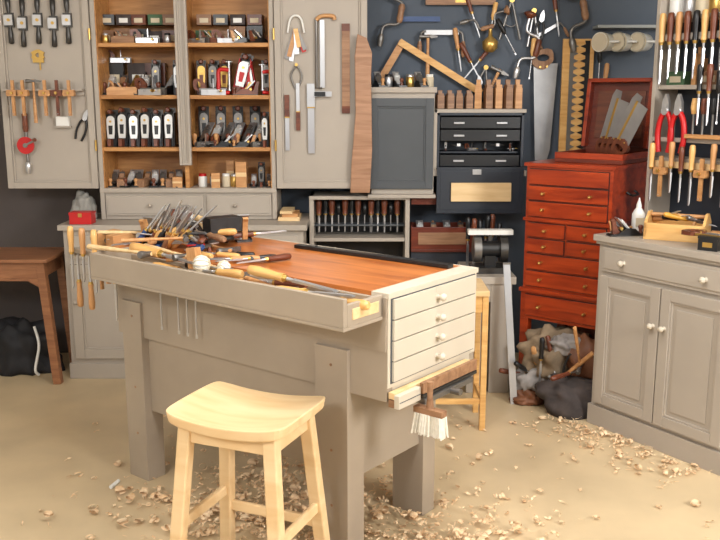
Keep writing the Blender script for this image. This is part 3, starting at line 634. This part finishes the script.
b.bx(-1.215, -.29, .02, .04, .30, .62, TAUPE2); b.bx(-1.215, -.29, DB-.05, DB-.03, .30, .62, TAUPE2)
b.bx(-.2, -.17, .075, DB-.095, .29, .62, TAUPE2); b.bx(-1.31, -1.28, .075, DB-.095, .29, .62, TAUPE2)
b.bx(-1.28, -.2, .04, DB-.05, .30, .32, TAUPE2)
for z in (.7, .4, .2):
    for x in (-1.27, -.22): b.cyl((x,-.0155,z), (x,-.013,z), .005, OLDW)
b.done(bw(0,0,0), RZ, bevel=.003)
b = B('bench_vise')
b.bx(.006, .03, -.0, .46, .628, .65, PINE); b.bx(.006, .03, .0, .46, .600, .625, OLDW); b.bx(.006, .055, .14, .44, .578, .597, DSTEEL); b.bx(.03, .045, .14, .48, .612, .65, OLDW); b.bx(.03, .046, .14, .48, .597, .61, IRON); b.bx(.03,.05,-.002,.12,.60,.645,CREAM); b.bx(.03,.051,.0,.118,.619,.623,DGREY); b.cyl((.03,.3,.585),(.09,.3,.585),.012,DSTEEL)
b.done(bw(0,0,0), RZ, bevel=.002)
b = B('dust_brush'); b.bx(-.055,.055,-.015,.015,-.02,.0,OLDW); b.tube([(0,0,0),(0,0,.04),(0,0,.09)],[.014,.009,.012],OLDW)
for i in range(170):
    x = R.uniform(-.052,.052); y = R.uniform(-.014,.014); b.cyl((x,y,-.02),(x*1.15+R.uniform(-.004,.004),y*1.5,-.085+R.uniform(-.008,.004)),.005,BRIST,.0035,5)
b.done(bw(.085,.12,.58), RZ)
b = B('tool_tray'); t0, t1 = -1.26, -.012; zb_, zt = .885, .985
b.bx(t0, t1, -.2, -.007, zb_, zb_+.012, TAUPE2); b.bx(t0, t1, -.2, -.182, zb_+.012, zt, TAUPE2); b.bx(t0, t0+.016, -.182, -.007, zb_+.012, zt, TAUPE2); b.bx(t1-.016, t1, -.182, -.007, zb_+.012, zt-.02, TAUPE2); b.bx(t1-.001,t1+.003,-.16,-.03,zb_+.03,zb_+.065,PINE)
b.bx(t0+.016, t1-.016, -.182, -.02, zb_+.012, zb_+.018, PINE); b.bx(t0, t1, -.02, -.007, zb_+.012, .957, TAUPE2)
b.done(bw(0,0,0), RZ, bevel=.002)
BZ = -38.26; tz = zb_+.045
tray = [(CH1,'chisel',-.12,-.09,170),(CH4,'chisel',-.2,-.06,178),(CH1,'chisel',-.22,-.12,8),(CH3,'chisel',-.36,-.11,10),(HAM,'hammer',-.3,-.14,0),(SCR[4],'screwdriver',-.55,-.08,20),(CH1,'chisel',-.65,-.11,175),(SCR[2],'screwdriver',-.75,-.07,0),(CH1,'chisel',-.5,-.14,3),(CH1,'chisel',-.85,-.1,8),(SCR[1],'screwdriver',-.95,-.12,190),(CH3,'chisel',-1.0,-.08,170),(HAMP,'hammer',-.6,-.06,0),(CH2,'chisel',-.42,-.07,186)]
for me, n, x, y, a in tray:
    if n == 'hammer': inst(me, n, bw(x,y,tz+.03), (90,0,BZ+75), .9)
    else: inst(me, n, bw(x,y,tz+R.uniform(0,.045)), (0,R.uniform(-6,6),BZ+a), 1.05)
inst(CH1, 'chisel', bw(-.95,-.1,1.0), (0,4,BZ+2), 1.35); inst(CH1, 'chisel', bw(-.33,-.1,.99), (0,6,BZ+8), 1.2)
inst(HAMP, 'hammer', bw(-1.0,-.12,1.0), (90,4,BZ+98), 1.05); inst(HAMP, 'hammer', bw(-.86,-.07,1.0), (90,0,BZ+80), 1.0); inst(MAL, 'mallet', bw(-.80,-.08,1.0), (0,82,BZ+8), .55)
b = B('ball_of_twine'); b.ball((0,0,.03), .03, WHITE)
for k in range(6): b.tube([(math.cos(a_/12*6.283)*.0305, math.sin(a_/12*6.283)*.0305*math.cos(k*.5), .03+math.sin(a_/12*6.283)*.0305*math.sin(k*.5)) for a_ in range(12)], .002, PAPER, closed=True)
twm = b.mesh(); inst(twm, 'ball_of_twine', bw(-.74,-.1,tz+.03)); inst(twm, 'ball_of_twine', bw(-.68,-.07,tz+.03), (0,40,30), .8)
for i, x in enumerate((-1.05,-.95,-.9,-.85,-1.33)): inst(SCR[2] if i < 4 else CH7, 'awl', bw(x, -.04, .83), (0,90,0), 1.1)
b = B('chisel_rack'); b.bx(-1.58,-1.385,-.06,.0,.93,.95,TAUPE2); b.bx(-1.58,-1.385,.10,.14,.93,.95,TAUPE2); b.bx(-1.59,-1.57,-.06,.14,.915,.95,TAUPE2); b.bx(-1.40,-1.386,-.06,.14,.88,.95,TAUPE2); b.done(bw(0,0,0), RZ, bevel=.002)
for i in range(5): inst([CH1,CH3,CH3,CH3,CH1][i], 'chisel', bw(-1.56+.04*i, -.08, .83 if i%2 else .93), (0,-90 if i%2 else 90,0), .9)
for i in range(4): inst([HAM,MAL][i%2], ['hammer','mallet'][i%2], bw(-1.55+.05*i, .05, .985), (0,0,BZ+90), .8)
# clutter on bench top
zt_ = TZ+.001
LIB = [(SCR[2],'screwdriver'),(CH7,'chisel'),(HAMP,'hammer'),(CH2,'chisel'),(PLIB,'pliers'),(SCR[1],'screwdriver'),(CH5,'chisel'),(HAM,'hammer'),(CH3,'chisel'),(SPK,'spokeshave'),(CH1,'chisel'),(CH7,'chisel'),(SCR[3],'screwdriver')]
for i in range(30):
    x = R.uniform(-1.36,-1.0); y = R.uniform(.06,.46); me, n = LIB[i % len(LIB)]
    zz = zt_+.018+.014*(i%4)
    if n in ('hammer','pliers','spokeshave'): inst(me, n, bw(x,y,zz), (90,0,R.uniform(0,360)), .85)
    else: inst(me, n, bw(x,y,zz), (0,R.uniform(-12,6),R.uniform(0,360)), .95)
for i in range(14):
    me, n = [(CH6,'chisel'),(CH7,'chisel'),(CH2,'chisel'),(SCR[4],'screwdriver'),(SCR[2],'screwdriver'),(CH5,'chisel'),(CH1,'chisel')][i%7]
    x = -1.27+.03*(i%7)+R.uniform(-.01,.01); y = .08+.08*(i//7)
    inst(me, n, bw(x, y, zt_+.075), (0, -46+R.uniform(-16,10), BZ+12+R.uniform(-25,25)), .95)
inst(PL_B,'hand_plane',bw(-1.31,.40,zt_),(0,0,BZ+40),1.1); inst(PL_K,'hand_plane',bw(-1.12,.45,zt_),(0,0,BZ+150),1); inst(PL_K,'hand_plane',bw(-1.33,.2,zt_),(0,0,BZ+100),1)
inst(MALD,'mallet',bw(-1.04,.28,zt_+.09),(90,0,BZ+75),1.0); inst(HAM,'hammer',bw(-.9,.18,zt_+.012),(90,0,BZ+80),1); inst(DRL,'hand_drill',bw(-1.0,.1,zt_+.045),(80,0,BZ+60),.8)
for i in range(6): inst([SCR[4],CH1,SCR[2],CH3,CH7,CH2][i], ['screwdriver','chisel','screwdriver','chisel','chisel','chisel'][i], bw(-.92+.055*i,.05+.035*(i%3),zt_+.014), (0,0,BZ+170+17*i), .85)
b = B('black_straightedge'); b.bx(-.36,.36,-.018,.018,0,.014,BLACK); b.bx(-.3,-.26,-.012,.012,.014,.018,DSTEEL); b.done(bw(-.42,.45,zt_), RZ+rad(1.5), bevel=.002)

# ---------------- stool
se = rad(-22.5); so = (-.350, 2.566)
b = B('wooden_stool'); A_, C_ = .21, .170; N = 20; top = .615; th = .036
def sz(x, y): return top+.024*(x/A_)**2 - .008*(1-(y/C_)**2)*(1-(x/A_)**2)
vs = []; fs = []
def out(i, j):
    x = -1+2*i/N; y = -1+2*j/N
    k = 1-.06*(abs(x)**8)*(abs(y)**8)
    return x*A_*k*(1-.02*abs(y)**2), y*C_*k*(1-.03*abs(x)**2)
for lvl in (0, 1):
    for i in range(N+1):
        for j in range(N+1):
            x, y = out(i, j); z = sz(x, y)-(th if lvl else 0)
            if lvl: x *= .97; y *= .97
            vs.append((x, y, z))
n1 = (N+1)**2
def id_(l, i, j): return l*n1+i*(N+1)+j
for i in range(N):
    for j in range(N):
        fs.append((id_(0,i,j), id_(0,i+1,j), id_(0,i+1,j+1), id_(0,i,j+1))); fs.append((id_(1,i,j), id_(1,i,j+1), id_(1,i+1,j+1), id_(1,i+1,j)))
for i in range(N):
    fs.append((id_(0,i,0), id_(1,i,0), id_(1,i+1,0), id_(0,i+1,0))); fs.append((id_(0,i,N), id_(0,i+1,N), id_(1,i+1,N), id_(1,i,N)))
    fs.append((id_(0,0,i), id_(0,0,i+1), id_(1,0,i+1), id_(1,0,i))); fs.append((id_(0,N,i), id_(1,N,i), id_(1,N,i+1), id_(0,N,i+1)))
b.add(vs, fs, STOOLW)
tops = {}
for sx in (-1, 1):
    for sy in (-1, 1):
        pt = Vector((sx*.145, sy*.115, .592)); pb = Vector((sx*.19, sy*.165, 0)); tops[(sx,sy)] = (pt, pb)
        b.beam(pt, pb, .044, .038, STOOLW, up=(0,1,0))
def at(k, z):
    pt, pb = tops[k]; t = (pt.z-z)/pt.z; return pt.lerp(pb, t)
for k1, k2, z in (((-1,-1),(1,-1),.2), ((-1,1),(1,1),.2), ((-1,-1),(-1,1),.26), ((1,-1),(1,1),.26)):
    b.beam(at(k1,z), at(k2,z), .018, .036, STOOLW, up=(0,0,1))
    b.beam(at(k1,.558), at(k2,.558), .02, .05, STOOLW, up=(0,0,1))
b.done((so[0], so[1], 0), se, bevel=.005)

# ---------------- left: small table, bag
BT = wood('brown_table_wood', (130, 84, 56), (164, 112, 76), .4)
b = B('side_table'); b.bx(-2.4,-1.68,4.58,4.98,.69,.71,BT); b.bx(-2.36,-1.72,4.61,4.63,.6,.69,BT); b.bx(-1.74,-1.72,4.63,4.95,.6,.69,BT)
for x, dx in ((-1.73,.05), (-2.35,-.05)):
    for y in (4.63, 4.93): b.beam((x,y,.69), (x+dx,y,0), .045, .045, BT, up=(0,1,0))
b.prism([(-2.36,.6),(-1.72,.6),(-1.74,.55),(-1.8,.585),(-2.28,.585),(-2.34,.55)], 4.61, 4.63, BT); b.done(bevel=.003)
blob('black_backpack', mat('black_nylon', (26, 26, 30), .7, var=.3), (-1.98, 4.86, 0), (.24,.12,.2), 21)
b = B('backpack_strap'); b.tube(bez([(-1.83,4.73,.3),(-1.80,4.70,.2),(-1.83,4.70,.06),(-1.82,4.72,.02)]), .008, WHITE); b.done()
b = B('red_box'); b.bx(-.06,.06,-.04,.04,0,.05,RED); b.bx(-.062,.062,-.042,.042,.05,.065,RED); b.bx(-.01,.01,-.046,-.04,.04,.06,BRASS); b.done((-1.53,4.76,.881))
blob('dust_cloth', mat('grey_rag', (150, 147, 141), .9, var=.15), (-1.58, 4.95, .881), (.06,.06,.1), 31)
b = B('tin_can'); b.lathe([(0,.032),(.003,.035),(.09,.035),(.093,.036)], (0,0,0), (0,0,1), STEEL, 20); b.done((-.98,4.8,.881))
b = B('timber_offcuts'); b.bx(-.12,.0,-.1,.1,0,.02,PINE); b.bx(-.1,-.01,-.09,.08,.02,.04,BEECH); b.bx(-.11,-.04,-.1,.1,.04,.055,PINE); b.done((-.34,4.95,.881))
b = B('chalk_stick'); b.cyl((-1.015,3.30,.008),(-1.0,3.36,.008),.008,WHITE); b.done()

# ---------------- shavings
def shavings(name, n, gen, seed):
    rr = random.Random(seed); b = B(name)
    for _ in range(n):
        x, y, pile = gen(rr); big = rr.random() < .16
        rad_ = rr.uniform(.01,.018) if big else rr.uniform(.004,.011); wd = rr.uniform(.008,.02) if big else rr.uniform(.004,.013); turns = rr.uniform(.3,1.6) if not big else rr.uniform(.8,2.4); seg = max(5, int(turns*8)); a0 = rr.uniform(3.2,6.0); yaw = rr.uniform(0,6.28); pitch_ = rr.uniform(-.35,.35); dr = rr.uniform(0,.02)
        fl_ = rr.uniform(.35,1.0)
        M = Matrix.Translation((x, y, rad_*fl_+.004+rr.uniform(0,pile))) @ Matrix.Rotation(yaw,4,'Z') @ Matrix.Rotation(pitch_,4,'X')
        vs = []
        for k in range(seg+1):
            t = k/seg; a = a0+t*turns*6.283; r_ = rad_*(1-.4*t); off = dr*t*2
            vs += [(r_*1.4*math.cos(a), off-wd/2, r_*fl_*math.sin(a)), (r_*1.4*math.cos(a), off+wd/2, r_*fl_*math.sin(a))]
        fs = [(2*k, 2*k+1, 2*k+3, 2*k+2) for k in range(seg)]
        b.add(vs, fs, SHAVE, M, True)
    return b.done()
def g1(rr):
    c = rr.choice([(-.75,.25,.18,.22,.02),(-.45,.25,.3,.24,.025),(-.1,.15,.24,.24,.02),(.14,.32,.12,.22,.03),(.12,.1,.12,.12,.03),(-.9,-.1,.2,.12,.01),(-.6,.0,.3,.18,.02),(.15,.1,.12,.12,.02),(-.62,.15,.15,.15,.035),(-.3,.4,.3,.25,.01)])
    x = rr.gauss(c[0], c[2]); y = rr.gauss(c[1], c[3]); p = bw(x, y, 0); return p[0], p[1], c[4]
shavings('wood_shavings', 1700, g1, 4)
def g2(rr):
    t = rr.uniform(0, 1); p = rw(t*.9-.2, -.04-abs(rr.gauss(0,.14)), 0); return p[0], p[1], .004
shavings('wood_shavings', 170, g2, 5)
def g3(rr):
    return rr.uniform(-1.3,1.4), rr.uniform(2.5,4.2), .0
shavings('wood_shavings', 170, g3, 6)

# ---------------- lights, world, camera
def area(name, loc, tgt, size, e, col=(1,1,1)):
    l = bpy.data.lights.new(name, 'AREA'); l.energy = e; l.size = size; l.color = col
    o = bpy.data.objects.new(name, l); sc.collection.objects.link(o); o.location = loc
    o.rotation_euler = (Vector(tgt)-Vector(loc)).to_track_quat('-Z', 'Y').to_euler(); return o
area('window_light', (2.9, .2, 2.3), (0, 3.6, .8), 1.2, 172, (1,.995,.98))
area('fill_light', (.2, 2.6, 2.72), (.2, 2.8, 0), 1.4, 62, (1,.985,.955))  # added overhead fill, no fixture modelled
area('fill_light', (-1.6, .0, 2.6), (-.6, 4.4, 1.0), .9, 76, (1,.995,.98))  # extra unseen area light, aimed from the left at the tool cabinet
w = bpy.data.worlds.new('World'); sc.world = w; w.use_nodes = True
w.node_tree.nodes['Background'].inputs['Color'].default_value = (1,.99,.98,1); w.node_tree.nodes['Background'].inputs['Strength'].default_value = .33
cam = bpy.data.cameras.new('camera'); co = bpy.data.objects.new('camera', cam); sc.collection.objects.link(co)
cam.sensor_width = 36; cam.lens = 36*870/720; co.location = (0,0,1.57); co.rotation_euler = (rad(90-11.31), 0, 0); sc.camera = co
